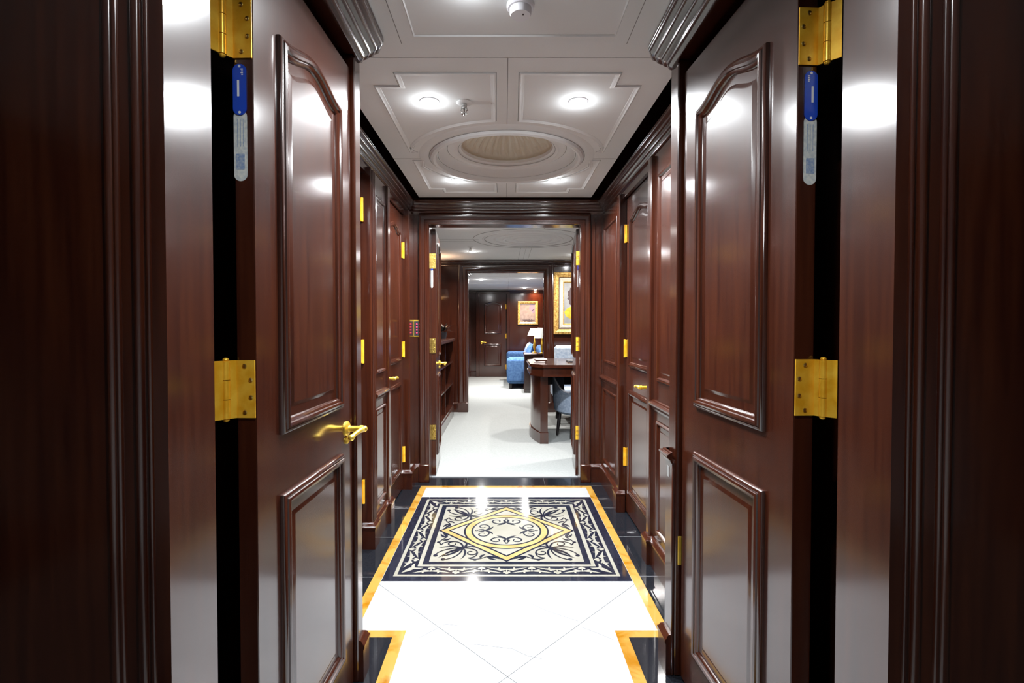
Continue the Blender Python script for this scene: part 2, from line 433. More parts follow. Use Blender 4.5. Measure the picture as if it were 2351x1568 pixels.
# yellow marble band, mitred
fl.poly([(WX0, WY1), (WX1, WY1), (WX1 + B, WY1 + B), (WX0 - B, WY1 + B)], L1, 'gold_marble')
fl.poly([(WX0, WY0), (WX0, WY1), (WX0 - B, WY1 + B), (WX0 - B, WY0 - B)], L1, 'gold_marble')
fl.poly([(WX1, WY0), (WX1, WY1), (WX1 + B, WY1 + B), (WX1 + B, WY0 - B)], L1, 'gold_marble')
fl.poly([(WX0, WY0), (NX0, WY0), (NX0 - B, WY0 - B), (WX0 - B, WY0 - B)], L1, 'gold_marble')
fl.poly([(WX1, WY0), (NX1, WY0), (NX1 + B, WY0 - B), (WX1 + B, WY0 - B)], L1, 'gold_marble')
fl.poly([(NX0, WY0), (NX0, -1.6), (NX0 - B, -1.6), (NX0 - B, WY0 - B)], L1, 'gold_marble')
fl.poly([(NX1, WY0), (NX1, -1.6), (NX1 + B, -1.6), (NX1 + B, WY0 - B)], L1, 'gold_marble')
def strip(p, q, w, key, lv):
    p = Vector(p); q = Vector(q); n = (q - p).normalized(); n = Vector((-n.y, n.x)) * w / 2
    fl.poly([tuple(p + n), tuple(q + n), tuple(q - n), tuple(p - n)], lv, key)
# diagonal joints of the white slabs
strip((-.634, 2.545), (.010, 1.866), .0022, 'joint', L2)
strip((.654, 2.545), (.010, 1.866), .0022, 'joint', L2)
strip((.010, 1.866), (-.42, 1.42), .0022, 'joint', L2); strip((.010, 1.866), (.47, 1.40), .0022, 'joint', L2)
for path in (((-.36, 2.10), (-.26, 2.20), (-.20, 2.19)), ((-.13, 2.06), (.03, 2.03), (.09, 1.985), (.145, 1.97)),
             ((.12, 2.37), (.20, 2.30), (.33, 2.22)), ((.33, 2.18), (.40, 2.13), (.45, 2.09))):
    for a, c in zip(path, path[1:]): strip(a, c, .0015, 'vein', L2)
# joints between the black tiles
for yy in (2.12, 2.62, 3.12, 3.62, 4.13):
    strip((-1.0, yy), (WX0 - B, yy), .002, 'joint_light', L1); strip((WX1 + B, yy + .01), (1.0, yy + .01), .002, 'joint_light', L1)
for xx in (-.32, .33): strip((xx, WY1 + B), (xx, 4.38), .0015, 'joint', L1)
floor = fl.build('floor'); struct(floor)

# ---- medallion: inlaid stone carpet in front of the study door
md = MB()
MC = (.010, 3.218); MH = .642
def T(p): return (MC[0] + p[0] * MH, MC[1] + p[1] * MH)
CNT = [0]
def mp(pts, lv, key): md.poly([T(p) for p in pts], lv, key)
def sq(h, lv, key): mp([(-h, -h), (h, -h), (h, h), (-h, h)], lv, key)
def dia(h, lv, key): mp([(0, -h), (h, 0), (0, h), (-h, 0)], lv, key)
def circ(r, lv, key, n=72): mp([(r * math.cos(2 * PI * i / n), r * math.sin(2 * PI * i / n)) for i in range(n)], lv, key)
z = .0012
STEP = .00022
sq(1.0, z, 'inlay_dark'); sq(.922, z + STEP, 'inlay_cream'); sq(.893, z + 2 * STEP, 'inlay_dark')
sq(.752, z + 3 * STEP, 'inlay_cream'); sq(.718, z + 4 * STEP, 'inlay_dark'); sq(.668, z + 5 * STEP, 'inlay_cream')
dia(.672, z + 6 * STEP, 'inlay_dark'); dia(.644, z + 7 * STEP, 'inlay_gold'); dia(.574, z + 8 * STEP, 'inlay_dark'); dia(.548, z + 9 * STEP, 'inlay_cream')
circ(.420, z + 10 * STEP, 'inlay_dark'); circ(.402, z + 11 * STEP, 'inlay_gold'); circ(.347, z + 12 * STEP, 'inlay_dark'); circ(.329, z + 13 * STEP, 'inlay_cream')
ZF = z + 14 * STEP; ZB = z + 4 * STEP
def rib(pts, ws, tf, lv, key):
    CNT[0] += 1; lv += (CNT[0] % 37) * 1.5e-5
    P = [Vector(p) for p in pts]; n = len(P); Lf = []; Rt = []
    for i in range(n):
        d = (P[min(i + 1, n - 1)] - P[max(i - 1, 0)]).normalized(); nn = Vector((-d.y, d.x))
        w = ws(i / (n - 1)) / 2
        Lf.append(P[i] + nn * w); Rt.append(P[i] - nn * w)
    for i in range(n - 1):
        mp([tf(Lf[i]), tf(Lf[i + 1]), tf(Rt[i + 1]), tf(Rt[i])], lv, key)
def bez(p0, p1, p2, p3, n=14):
    r = []
    for i in range(n + 1):
        t = i / n; a = (1 - t) ** 3; b_ = 3 * (1 - t) ** 2 * t; c = 3 * (1 - t) * t * t; d = t ** 3
        r.append((a * p0[0] + b_ * p1[0] + c * p2[0] + d * p3[0], a * p0[1] + b_ * p1[1] + c * p2[1] + d * p3[1]))
    return r
def spiral(c, r0, r1, a0, a1, n=26):
    return [(c[0] + (r0 + (r1 - r0) * i / n) * math.cos(a0 + (a1 - a0) * i / n), c[1] + (r0 + (r1 - r0) * i / n) * math.sin(a0 + (a1 - a0) * i / n)) for i in range(n + 1)]
leafw = lambda w: (lambda t: w * math.sin(PI * min(1, t ** .75)) + .001)
thin = lambda w: (lambda t: w * (1 - .45 * t))
def dot(c, r, tf, lv, key, n=12):
    CNT[0] += 1; lv += (CNT[0] % 37) * 1.5e-5
    mp([tf((c[0] + r * math.cos(2 * PI * i / n), c[1] + r * math.sin(2 * PI * i / n))) for i in range(n)], lv, key)
ident = lambda p: (p[0], p[1])
# centre: four palmettes with paired scrolls
for q in range(4):
    for s in (1, -1):
        def tf(p, q=q, s=s):
            x, y = p[0] * s * 1.16, -.24 + (p[1] + .24) * 1.10
            for _ in range(q): x, y = -y, x
            return (x, y)
        # local frame: motif points to -y (outwards)
        rib(bez((.006, -.205), (.035, -.175), (.07, -.165), (.088, -.185)) , thin(.020), tf, ZF, 'inlay_dark')
        rib(spiral((.082, -.232), .048, .020, PI * .45, PI * .45 - PI * 1.75), thin(.017), tf, ZF, 'inlay_dark')
        rib(bez((0, -.20), (.04, -.16), (.06, -.15), (.082, -.140)), leafw(.022), tf, ZF, 'inlay_dark')
        rib(bez((.0, -.215), (.020, -.235), (.026, -.250), (.004, -.285)), leafw(.022), tf, ZF, 'inlay_dark')
        if s == 1:
            dot((0, -.292), .014, tf, ZF, 'inlay_dark'); dot((0, -.205), .013, tf, ZF, 'inlay_dark')
            dot((0, -.292), .006, tf, ZF + 3 * STEP, 'inlay_cream')
# the four corners of the field
for q in range(4):
    for s in (0, 1):
        def tf(p, q=q, s=s):
            x, y = (p[1], p[0]) if s else (p[0], p[1])
            for _ in range(q): x, y = -y, x
            return (x, y)
        D = 'inlay_dark'
        rib(bez((-.40, -.40), (-.44, -.46), (-.50, -.56), (-.585, -.565)), leafw(.026), tf, ZF, D)
        rib(bez((-.40, -.40), (-.40, -.50), (-.44, -.60), (-.545, -.635)), thin(.016), tf, ZF, D)
        dot((-.552, -.628), .020, tf, ZF, D)
        rib(bez((-.40, -.40), (-.36, -.46), (-.36, -.56), (-.40, -.62)), leafw(.020), tf, ZF, D)
        rib(bez((-.40, -.40), (-.33, -.40), (-.27, -.43), (-.262, -.49)), thin(.020), tf, ZF, D)
        rib(spiral((-.315, -.495), .054, .018, 0.05, -PI * 1.65), thin(.016), tf, ZF, D)
        rib(bez((-.40, -.40), (-.34, -.36), (-.32, -.36), (-.275, -.395)), leafw(.020), tf, ZF, D)
        rib(bez((-.335, -.60), (-.27, -.655), (-.22, -.61), (-.17, -.575)), thin(.013), tf, ZF, D)
        rib(bez((-.262, -.49), (-.255, -.56), (-.29, -.60), (-.335, -.60)), thin(.014), tf, ZF, D)
        rib(bez((-.17, -.575), (-.13, -.565), (-.10, -.60), (-.035, -.628)), leafw(.026), tf, ZF, D)
        rib(bez((-.17, -.575), (-.15, -.61), (-.12, -.63), (-.085, -.638)), leafw(.022), tf, ZF, D)
        rib(bez((-.225, -.605), (-.235, -.57), (-.215, -.545), (-.185, -.535)), leafw(.024), tf, ZF, D)
        dot((-.275, -.637), .015, tf, ZF, D)
    def tg(p, q=q):
        x, y = p
        for _ in range(q): x, y = -y, x
        return (x, y)
    rib(bez((-.40, -.40), (-.47, -.43), (-.55, -.52), (-.60, -.60)), leafw(.020), tg, ZF, 'inlay_dark')
    dot((-.395, -.395), .020, tg, ZF, 'inlay_dark')
# leaf border
for q in range(4):
    for k in range(-3, 4):
        up = 1 if k % 2 else -1
        def tf(p, q=q, k=k, up=up):
            x, y = k * .2095 + p[0], -.8225 + up * p[1]
            for _ in range(q): x, y = -y, x
            return (x, y)
        W = 'inlay_cream'
        for s in (1, -1):
            end = .150 if abs(k) == 3 and s * k > 0 else .172
            rib(bez((0, -.018), (s * .035, .0), (s * .075, -.016), (s * end, -.048)), leafw(.030), tf, ZB, W)
            rib(bez((s * .06, -.022), (s * .066, -.035), (s * .064, -.045), (s * .056, -.052)), leafw(.016), tf, ZB, W)
            rib(bez((s * .035, -.010), (s * .045, .008), (s * .06, .012), (s * .07, .008)), leafw(.014), tf, ZB, W)
            dot((s * .017, .033), .0145, tf, ZB, W)
        rib([(0, -.02), (0, .03)], lambda t: .010, tf, ZB, W)
        dot((0, .048), .016, tf, ZB, W)
        dot((0, -.012), .013, tf, ZB, W)
    def tc(p, q=q):
        x, y = p
        for _ in range(q): x, y = -y, x
        return (x, y)
    rib(bez((-.77, -.77), (-.80, -.79), (-.83, -.83), (-.868, -.868)), leafw(.045), tc, ZB, 'inlay_cream')
    rib(bez((-.80, -.77), (-.76, -.80), (-.72, -.79), (-.70, -.78)), leafw(.025), tc, ZB, 'inlay_cream')
    rib(bez((-.77, -.80), (-.80, -.76), (-.79, -.72), (-.78, -.70)), leafw(.025), tc, ZB, 'inlay_cream')
med = md.build('marble_medallion', floor); med['label'] = 'square inlaid medallion with scrolls, diamond and circle'

# ---- study and salon floor
b = MB(); b.box(-3.0, 3.4, 4.38, 13.5, -0.08, 0.004, 'carpet'); struct(b.build('floor_carpet'))
b = MB(); b.box(-.63, .63, 4.372, 4.392, 0, .007, 'joint_light'); struct(b.build('trim_1'))

# ---- ceilings
RC = (.012, 3.235); RR = .515
def ceiling_with_hole(x0, x1, y0, y1, z, thick):
    b = MB(); cx, cy = RC
    cors = [(x0, y0), (x1, y0), (x1, y1), (x0, y1)]
    angs = sorted([2 * PI * i / 64 for i in range(64)] + [math.atan2(y - cy, x - cx) % (2 * PI) for x, y in cors])
    inner = [(cx + RR * math.cos(a), cy + RR * math.sin(a)) for a in angs]; outer = []
    for a in angs:
        c, s = math.cos(a), math.sin(a)
        tx = ((x1 if c > 0 else x0) - cx) / c if abs(c) > 1e-9 else 1e9
        ty = ((y1 if s > 0 else y0) - cy) / s if abs(s) > 1e-9 else 1e9
        t = min(tx, ty); outer.append((cx + t * c, cy + t * s))
    n = len(angs)
    v = [(x, y, z) for x, y in inner] + [(x, y, z) for x, y in outer] + [(x, y, z + thick) for x, y in outer]
    f = [(i, n + i, n + (i + 1) % n, (i + 1) % n) for i in range(n)] + [(n + i, 2 * n + i, 2 * n + (i + 1) % n, n + (i + 1) % n) for i in range(n)]
    b.add(v, f, 'paint'); return b
cb = ceiling_with_hole(-.702, .708, 2.032, 4.20, CEIL, .03)
cb.box(-.702, .708, 0.9, 2.028, CEIL, CEIL + .03, 'paint')
cb.box(-.702, .708, 2.026, 2.034, CEIL + .002, CEIL + .03, 'groove_and_shading')
cb.box(.0105, .0135, 2.034, RC[1] - RR - .002, CEIL - .0006, CEIL + .02, 'groove_and_shading')
cb.box(.0110, .0130, RC[1] + RR, 4.19, CEIL - .0006, CEIL + .02, 'groove_and_shading')
cb.box(-.70, -.52, RC[1] - .001, RC[1] + .001, CEIL - .0005, CEIL + .02, 'groove_and_shading')
cb.box(.545, .705, RC[1] - .001, RC[1] + .001, CEIL - .0005, CEIL + .02, 'groove_and_shading')
ceiling = cb.build('ceiling'); struct(ceiling)

# stepped round recess with a fluted dome
b = MB()
b.lathe([(.545, 0), (.54, -.003), (.50, -.003), (.480, -.006), (.474, -.020), (.459, -.027), (.445, -.020), (.440, .0), (.436, .006), (.424, .004), (.418, .022), (.400, .045),
         (.385, .055), (.375, .056), (.370, .048), (.335, .044), (.322, .038), (.310, .043), (.300, .056), (.288, .062), (.284, .080), (.300, .083)],
        (RC[0], RC[1], CEIL), 96, 'paint')
for r_, z_ in ((.4845, -.0068), (.4410, .0015), (.4300, .0046), (.3725, .0505), (.3050, .0490)):  # dark rings on the steps: relief shading put into the colour
    b.lathe([(r_ - .0018, z_ - .0008), (r_ + .0018, z_ - .0008)], (RC[0], RC[1], CEIL), 96, 'groove_and_shading')
ring = b.build('ceiling_rosette', ceiling, smooth=True)
b = MB(); n = 96; prof = [(1.0, 0.0), (.97, .025), (.90, .062), (.78, .095), (.60, .122), (.38, .138), (.16, .145), (0.02, .146)]
v = []; f = []
for i in range(n):
    a = 2 * PI * i / n
    for k, (r, h) in enumerate(prof):
        fl_ = (0.010 if i % 3 == 0 else 0.0) * (1 if 1 < k < 6 else .25)
        v.append((RC[0] + (.30 * r - fl_) * math.cos(a), RC[1] + (.30 * r - fl_) * math.sin(a), CEIL + .083 + h - fl_ * .6))
m_ = len(prof)
for i in range(n):
    j = (i + 1) % n
    for k in range(m_ - 1): f.append((i * m_ + k, j * m_ + k, j * m_ + k + 1, i * m_ + k + 1))
b.add(v, f, 'dome'); dome = b.build('dome', ring); dome['label'] = 'fluted beige dome'

# applied panels on the ceiling (mirrored: build in x, height goes down)
def ceil_panel(outline, z, parent, ins=((0, 0), (.0015, .006), (.006, .007), (.012, .003), (.020, .003), (.023, .0008)), name='ceiling_panel'):
    b = MB(); b.panel(outline, list(ins), 'paint', fill=False)
    b.v = [(x, y2, z + yy) for (x, yy, y2) in b.v]
    # thin dark line round the panel, painted in as relief shading
    a = sum(outline[i][0] * outline[(i + 1) % len(outline)][1] - outline[(i + 1) % len(outline)][0] * outline[i][1] for i in range(len(outline)))
    b2 = MB(); b2.panel(outline, [(-.0030, .0003), (.0004, .0003)], 'groove_and_shading', fill=False)
    b.add([(x, y2, z + yy) for (x, yy, y2) in b2.v], b2.f, 'groove_and_shading')
    return b.build(name, parent, smooth=True)
CXX = .012
def arcpts(r, a0, a1, n=16): return [(RC[0] + r * math.cos(a0 + (a1 - a0) * i / n), RC[1] + r * math.sin(a0 + (a1 - a0) * i / n)) for i in range(n + 1)]
def mirror(o): return [(2 * CXX - x, y) for x, y in o][::-1]
AR = .60
yn = RC[1] - .10; yf = RC[1] + .02
a_in = math.atan2(yn - RC[1], -.565)
inner_x = -.045
aj = math.atan2(-math.sqrt(AR ** 2 - (inner_x - RC[0]) ** 2), inner_x - RC[0])
aq = -PI + math.asin(.10 / .575)
near_left = [(-.575, 2.263), (-.464, 2.263), (-.464, 2.146), (-.037, 2.146), (inner_x, RC[1] - math.sqrt(.588 ** 2 - (inner_x - RC[0]) ** 2))] + \
    arcpts(.588, math.atan2(-.585, -.057), math.atan2(-.10, -.53))[1:-1] + [(-.53, 3.116), (-.575, 3.116)]
far_left = [(-.585, 3.265), (-.515, 3.265)] + arcpts(.566, math.atan2(.06, -.55) , math.atan2(.55, -.08) - 2 * PI if False else math.atan2(.55, -.08))[2:-1] + \
    [(-.060, RC[1] + .562), (-.060, 4.04), (-.478, 4.04), (-.478, 3.94), (-.585, 3.94)]
for o in (near_left, far_left):
    ar = sum(o[i][0] * o[(i + 1) % len(o)][1] - o[(i + 1) % len(o)][0] * o[i][1] for i in range(len(o)))
    if ar < 0: o.reverse()
    ceil_panel(o, CEIL, ceiling); ceil_panel(mirror(o), CEIL, ceiling)
ceil_panel(rect(-.385, .455, 0.95, 1.93), CEIL, ceiling, ins=((0, 0), (.0015, .005), (.008, .005), (.02, .0015), (.05, .0015), (.054, .005), (.058, .0008)))

b = MB(); b.box(-2.6, 3.2, -1.7, .95, CEIL, CEIL + .05, 'paint'); struct(b.build('ceiling_hall'))
b = MB(); b.box(-2.6, 3.2, -1.7, -1.6, 0, 2.6, 'paint'); struct(b.build('wall_hall_back'))
b = MB(); b.box(-2.6, 3.2, -1.6, 4.4, 2.60, 2.66, 'void'); struct(b.build('gap_dark_slab'))  # black slab added overhead so the gap round the ceiling looks dark

# ---- crown mouldings
LBX, RBX = -.535, .630          # faces of the two portal blocks
b = MB()
b.sweep([(LBX, 1.035), (LBX, 1.865), (LBX - .012, 1.89), (LBX - .03, 1.90), (-.86, 1.90)], crown(2.262, 2.352, .092)); struct(b.build('trim_2', smooth=True))
b = MB()
b.sweep([(.88, 1.95), (RBX + .03, 1.95), (RBX + .012, 1.94), (RBX, 1.915), (RBX, 1.035)], crown(2.262, 2.352, .092)); struct(b.build('trim_3', smooth=True))
b = MB()
b.sweep([(-.805, 1.95), (-.805, 4.25), (.828, 4.25), (.828, 2.0)], crown(2.225, 2.335, .062)); struct(b.build('trim_4', smooth=True))
b = MB()
b.sweep([(-.86, 1.9), (-.86, 1.99), (-.805, 1.99)], crown(2.225, 2.335, .01)) if False else None

# ---- walls of the near hall, jambs and portal blocks
H = 2.60
JL, JR, JY0, JY1 = -.588, .676, .887, 1.030
b = MB()
b.box(-2.6, JL, JY0, JY1, 0, H)
for xc, r in ((-.684, .007), (-.672, .005), (-.636, .007), (-.618, .004)):
    pts = [(xc + r * 1.2 * math.cos(a), JY0 - r * math.sin(a)) for a in [PI * i / 8 for i in range(9)]]
    b.prism(pts, 0, 2.3)
struct(b.build('wall_front_left', smooth=True))
b = MB()
b.box(JR, 3.2, JY0, JY1, 0, H)
for xc, r in ((.772, .007), (.760, .005), (.722, .007), (.704, .004)):
    pts = [(xc + r * 1.2 * math.cos(a), JY0 - r * math.sin(a)) for a in [PI * i / 8 for i in range(9)]]
    b.prism(pts, 0, 2.3)
struct(b.build('wall_front_right', smooth=True))
b = MB(); b.box(JL, JR, JY0, JY1, 2.235, H); struct(b.build('wall_front_head'))
b = MB(); b.box(-2.6, -2.5, -1.6, JY0, 0, H, 'wood'); struct(b.build('wall_hall_left'))
b = MB(); b.box(3.1, 3.2, -1.6, JY0, 0, H, 'wood'); struct(b.build('wall_hall_right'))

b = MB()
b.box(-1.1, -.80, JY1, 1.90, 0, H, 'wood')
b.box(-.80, -.652, JY1, 1.125, 0, H, 'wood')
b.box(-.80, LBX, 1.835, 1.90, 0, 2.27, 'wood', .004)
b.box(-.80, LBX, JY1, 1.90, 2.272, H, 'wood')
struct(b.build('wall_portal_left'))
b = MB()
b.box(.95, 1.1, JY1, 1.95, 0, H, 'wood')
b.box(.766, .95, JY1, 1.155, 0, H, 'wood')
b.box(RBX, .95, 1.870, 1.95, 0, 2.27, 'wood', .004)
b.box(RBX, .95, JY1, 1.95, 2.272, H, 'wood')
pr = b.build('wall_portal_right'); struct(pr)
b = MB(); b.box(.640, .653, 1.867, 1.870, .418, .525, 'brass', .001); b.build('strike_plate', pr)
b = MB(); b.box(RBX - .012, RBX, 1.872, 1.952, .0, .80, 'wood', .003); b.sweep([(.70, 1.952), (RBX - .012, 1.952), (RBX - .012, 1.870)], [(o * .7, .815 + zz * .7) for o, zz in RAIL])
b.box(RBX - .0135, RBX - .012, 1.905, 1.925, .735, .775, 'groove_and_shading')
struct(b.build('trim_5', smooth=True))
b = MB(); b.sweep([(LBX, 1.84), (LBX, 1.90), (-.80, 1.90)], BASE); struct(b.build('baseboard_portal_left', smooth=True))
b = MB(); b.sweep([(.80, 1.952), (RBX - .012, 1.952), (RBX - .012, 1.875)], BASE); struct(b.build('baseboard_portal_right', smooth=True))

# ---- lobby walls
b = MB()
b.box(-1.1, -.885, 1.90, 4.25, 0, H)
b.box(-.885, -.800, 1.90, 4.25, 2.19, H)
b.box(-.885, -.774, 2.965, 3.045, 0, 2.225, 'wood', .006)       # casing of the near door
b.box(-.885, -.787, 3.045, 3.36, 0, 2.225)
b.box(-.885, -.768, 3.36, 3.425, 0, 2.225, 'wood', .006)
b.box(-.885, -.758, 4.06, 4.25, 0, 2.225, 'wood', .005)
for yy in (2.985, 3.02): b.cyl((-.772, yy, .16), .008, 2.05, 'wood', n=12)
wl = b.build('wall_left'); struct(wl)
def wall_panel(parent, x, rz, y_a, y_b, zs, name='wall_panel', base=BOLECTION):
    for z0_, z1_ in zs:
        p = MB(); p.panel(rect(0, y_b - y_a, z0_, z1_), base)
        o = p.build(name, parent, smooth=True)
        o.location = (x, y_a if rz > 0 else y_b, 0); o.rotation_euler = (0, 0, rz)
wall_panel(wl, -.787, PI / 2, 3.075, 3.335, ((1.01, 2.10), (.20, .80)), base=SLIM)
b = MB(); b.sweep([(-.787, 3.045), (-.787, 3.36)], [(o, .875 + zz) for o, zz in RAIL]); b.build('chair_rail', wl, smooth=True)
b = MB(); b.sweep([(-.83, 2.965), (-.774, 2.965), (-.774, 3.045), (-.787, 3.045), (-.787, 3.36), (-.768, 3.36), (-.768, 3.425), (-.82, 3.425)], BASE); struct(b.build('baseboard_left', smooth=True))
b = MB(); b.sweep([(-.82, 4.06), (-.758, 4.06), (-.758, 4.25), (-.69, 4.25)], BASE); struct(b.build('baseboard_corner', smooth=True))

b = MB()
b.box(.90, 1.1, 1.95, 4.25, 0, H)
b.box(.822, .90, 1.95, 4.25, 2.19, H)
b.box(.812, .90, 1.95, 2.775, 0, 2.225)
b.box(.790, .90, 2.775, 2.835, 0, 2.225, 'wood', .006)
b.box(.796, .90, 3.56, 3.625, 0, 2.225, 'wood', .006)
b.box(.815, .90, 3.625, 4.25, 0, 2.225)
wr = b.build('wall_right'); struct(wr)
wall_panel(wr, .812, -PI / 2, 2.06, 2.70, ((1.01, 2.10), (.20, .80)), base=SLIM)
wall_panel(wr, .815, -PI / 2, 3.69, 4.17, ((1.01, 2.10), (.20, .80)), base=SLIM)
b = MB(); b.sweep([(.812, 2.775), (.812, 1.96)], [(o, .875 + zz) for o, zz in RAIL]); b.build('chair_rail', wr, smooth=True)
b = MB(); b.sweep([(.815, 4.25), (.815, 3.625)], [(o, .875 + zz) for o, zz in RAIL]); b.build('chair_rail', wr, smooth=True)
b = MB(); b.sweep([(.84, 2.835), (.79, 2.835), (.79, 2.775), (.812, 2.775), (.812, 1.96)][::1], BASE)
struct(b.build('baseboard_right', smooth=True))
b = MB(); b.sweep([(.70, 4.25), (.815, 4.25), (.815, 3.625), (.796, 3.625), (.796, 3.56), (.84, 3.56)], BASE); struct(b.build('baseboard_right_far', smooth=True))

# ---- end wall with the study doorway
b = MB()
b.box(-1.3, -.628, 4.25, 4.38, 0, H); b.box(.628, 1.3, 4.25, 4.38, 0, H); b.box(-.628, .628, 4.25, 4.38, 2.146, H)
struct(b.build('wall_end'))
def casing(x0, x1, ztop, y, name, wdt=.085, s=1.0):
    """door casing on a wall that faces the camera"""
    prof = [(0, 0), (.004, .010), (.018, .012), (.022, .018), (.034, .020), (.040, .016), (.056, .020), (.066, .026), (.078, .026), (.085, .018), (.085, 0)]
    b = MB(); prof = [(a / .085 * wdt, h) for a, h in prof]
    path = [(x0, 0), (x0, ztop), (x1, ztop), (x1, 0)]
    v = []; m = len(prof)
    for i, (px, pz) in enumerate(path):
        sx = -1 if i < 2 else 1; sz = 1 if i in (1, 2) else 0
        for a, h in prof: v.append((px + sx * a, y - h, pz + sz * a))
    f = [(i * m + t, i * m + t + 1, (i + 1) * m + t + 1, (i + 1) * m + t) for i in range(3) for t in range(m - 1)]
    b.add(v, f, 'wood')
    for xx, sg in ((x0, -1), (x1, 1)):
        a, c = sorted((xx, xx + sg * (wdt + .004)))
        b.box(a, c, y - .032, y, 0, .15, 'wood', .004)
    o = b.build(name, smooth=True); return struct(o)
casing(-.628, .628, 2.146, 4.25, 'trim_6')
# slim upright beads beside the casing
b = MB()
b.box(.745, .752, 4.243, 4.25, .16, 2.2, 'wood', .002); b.box(.80, .806, 4.243, 4.25, .16, 2.2, 'wood', .002)
struct(b.build('trim_7'))

# ---- lobby doors (fixed to the setting)
R2 = lambda dx, dy: math.atan2(dy, dx)
UP, LOW, RISE = (1.026, 2.028), (.163, .872), .042
make_door(1, (-.573, 1.172, 0), R2(.024, .65), .650, .045, .012, 2.213, 'start', 'open', (.112, .540), UP, LOW, RISE,
          'open mahogany door leaf on the portal with a brass lever', True, True, knuckle=(.020, .059), jamb=(.045, .072))
make_door(2, (.648, 1.853, 0), R2(.036, -.65), .651, .048, .012, 2.213, 'end', 'open', (.115, .535), UP, LOW, RISE,
          'open mahogany door leaf on the portal without a lever', False, True, knuckle=(.020, .057), jamb=(.042, .076))
d2 = bpy.data.objects['door_2']

make_door(3, (-.835, 2.03, 0), PI / 2, .925, .045, .012, 2.185, 'end', 'closed', (.13, .80), UP, LOW, RISE, 'closed lobby door behind the portal', False)
make_door(4, (-.815, 3.428, 0), PI / 2, .630, .045, .012, 2.185, 'end', 'closed', (.11, .52), UP, LOW, RISE, 'closed lobby door with brass lever beside the keypad', True,
          hinges=((1.845, 1.965), (1.06, 1.18), (.22, .34)))
make_door(5, (.848, 3.555, 0), -PI / 2, .715, .045, .012, 2.185, 'start', 'closed', (.11, .605), UP, LOW, RISE, 'closed lobby door with brass lever facing the keypad wall', True,
          hinges=((1.885, 2.005), (1.09, 1.21), (.33, .45)), lever_in=.13)
# study door leaves, opened into the study
make_door(6, (-.596, 4.405, 0), R2(-.045, .62), .62, .060, .012, 2.14, 'start', 'open', (.10, .52), UP, LOW, RISE, 'open study door leaf with brass lever and sparkling hinges', True, True,
          hinge_key='brass_dull', hinges=((1.80, 1.93), (1.07, 1.20), (.32, .45)))
make_door(7, (.668, 5.02, 0), R2(-.055, -.62), .62, .045, .012, 2.14, 'end', 'open', (.10, .52), UP, LOW, RISE, 'open study door leaf mostly hidden by the casing', False, True,
          hinges=((1.83, 1.95), (1.09, 1.21), (.32, .44)))

# ================================================================== LOBBY FITTINGS
def downlight(x, y, zc, label, watts, group, r=.034, col=(0.93, 0.97, 1.0)):
    t = thing('downlight', label, 'ceiling light', (x, y, zc), 0, group)
    b = MB(); b.lathe([(r + .012, 0), (r + .012, -.003), (r + .006, -.006), (r, -.004), (r, 0)], (0, 0, 0), 32, 'white_plastic'); b.build('trim_ring', t, smooth=True)
    b = MB(); b.lathe([(0, -.016), (r * .4, -.0148), (r * .75, -.0105), (r * .95, -.005), (r, -.001), (0, -.001)], (0, 0, 0), 24, 'lamp'); b.build('lens', t, smooth=True)
    ld = bpy.data.lights.new('downlight_beam', 'AREA'); ld.shape = 'DISK'; ld.size = r * 2; ld.energy = watts; ld.color = col; ld.spread = math.radians(150)
    lo = bpy.data.objects.new('downlight_beam', ld); COL.objects.link(lo); lo.parent = t; lo.location = (0, 0, -.018)
    gd = bpy.data.lights.new('downlight_glow', 'POINT'); gd.energy = watts * GLOW; gd.color = col; gd.shadow_soft_size = .02
    go = bpy.data.objects.new('downlight_glow', gd); COL.objects.link(go); go.parent = t; go.location = (0, 0, -.055)
    return t
G = 'lobby ceiling downlights'
downlight(-.354, 2.42, CEIL, 'round ceiling downlight beside the sprinkler', LOBBY_W, G)
downlight(.345, 2.42, CEIL, 'round ceiling downlight in the panel without a sprinkler, before the dome', LOBBY_W, G)
downlight(-.345, 3.71, CEIL, 'small downlight beyond the ceiling dome, on the keypad side', LOBBY_W, G)
downlight(.360, 3.71, CEIL, 'small downlight beyond the ceiling dome, on the side away from the keypad', LOBBY_W, G)
downlight(-.110, 1.60, CEIL, 'downlight at the top edge, beside the smoke detector', LOBBY_W * .55, G)

downlight(.05, .42, CEIL, 'hall downlight overhead before the threshold, out of the frame', HALL_W, 'hall ceiling downlights')
def sprinkler(x, y, zc, label, dark=False):
    t = thing('sprinkler', label, 'sprinkler', (x, y, zc), 0, 'ceiling sprinklers')
    b = MB(); b.lathe([(0, -.001), (.036, -.001), (.038, -.003), (.034, -.006), (.020, -.008), (0, -.008)], (0, 0, 0), 28, 'paint'); b.build('escutcheon', t, smooth=True)
    b = MB(); b.lathe([(0, -.008), (.013, -.008), (.013, -.020), (.009, -.022), (.009, -.030), (0, -.030)], (0, 0, 0), 16, 'steel')
    for s in (1, -1): b.tube([(s * .010, 0, -.022), (s * .015, 0, -.036), (s * .004, 0, -.052)], .003, 'steel', 8)
    b.tube([(0, 0, -.030), (0, 0, -.052)], .003, 'ink', 8)
    b.build('frame', t, smooth=True)
    b = MB(); b.lathe([(0, -.052), (.015, -.052), (.015, -.055), (.004, -.056), (.004, -.064), (0, -.064)], (0, 0, 0), 14, 'steel'); b.build('deflector', t, smooth=True)
sprinkler(-.192, 2.43, CEIL, 'sprinkler head hanging beside a lobby downlight')
t = thing('smoke_detector', 'round white smoke detector at the top edge of the ceiling', 'smoke detector', (.052, 1.70, CEIL))
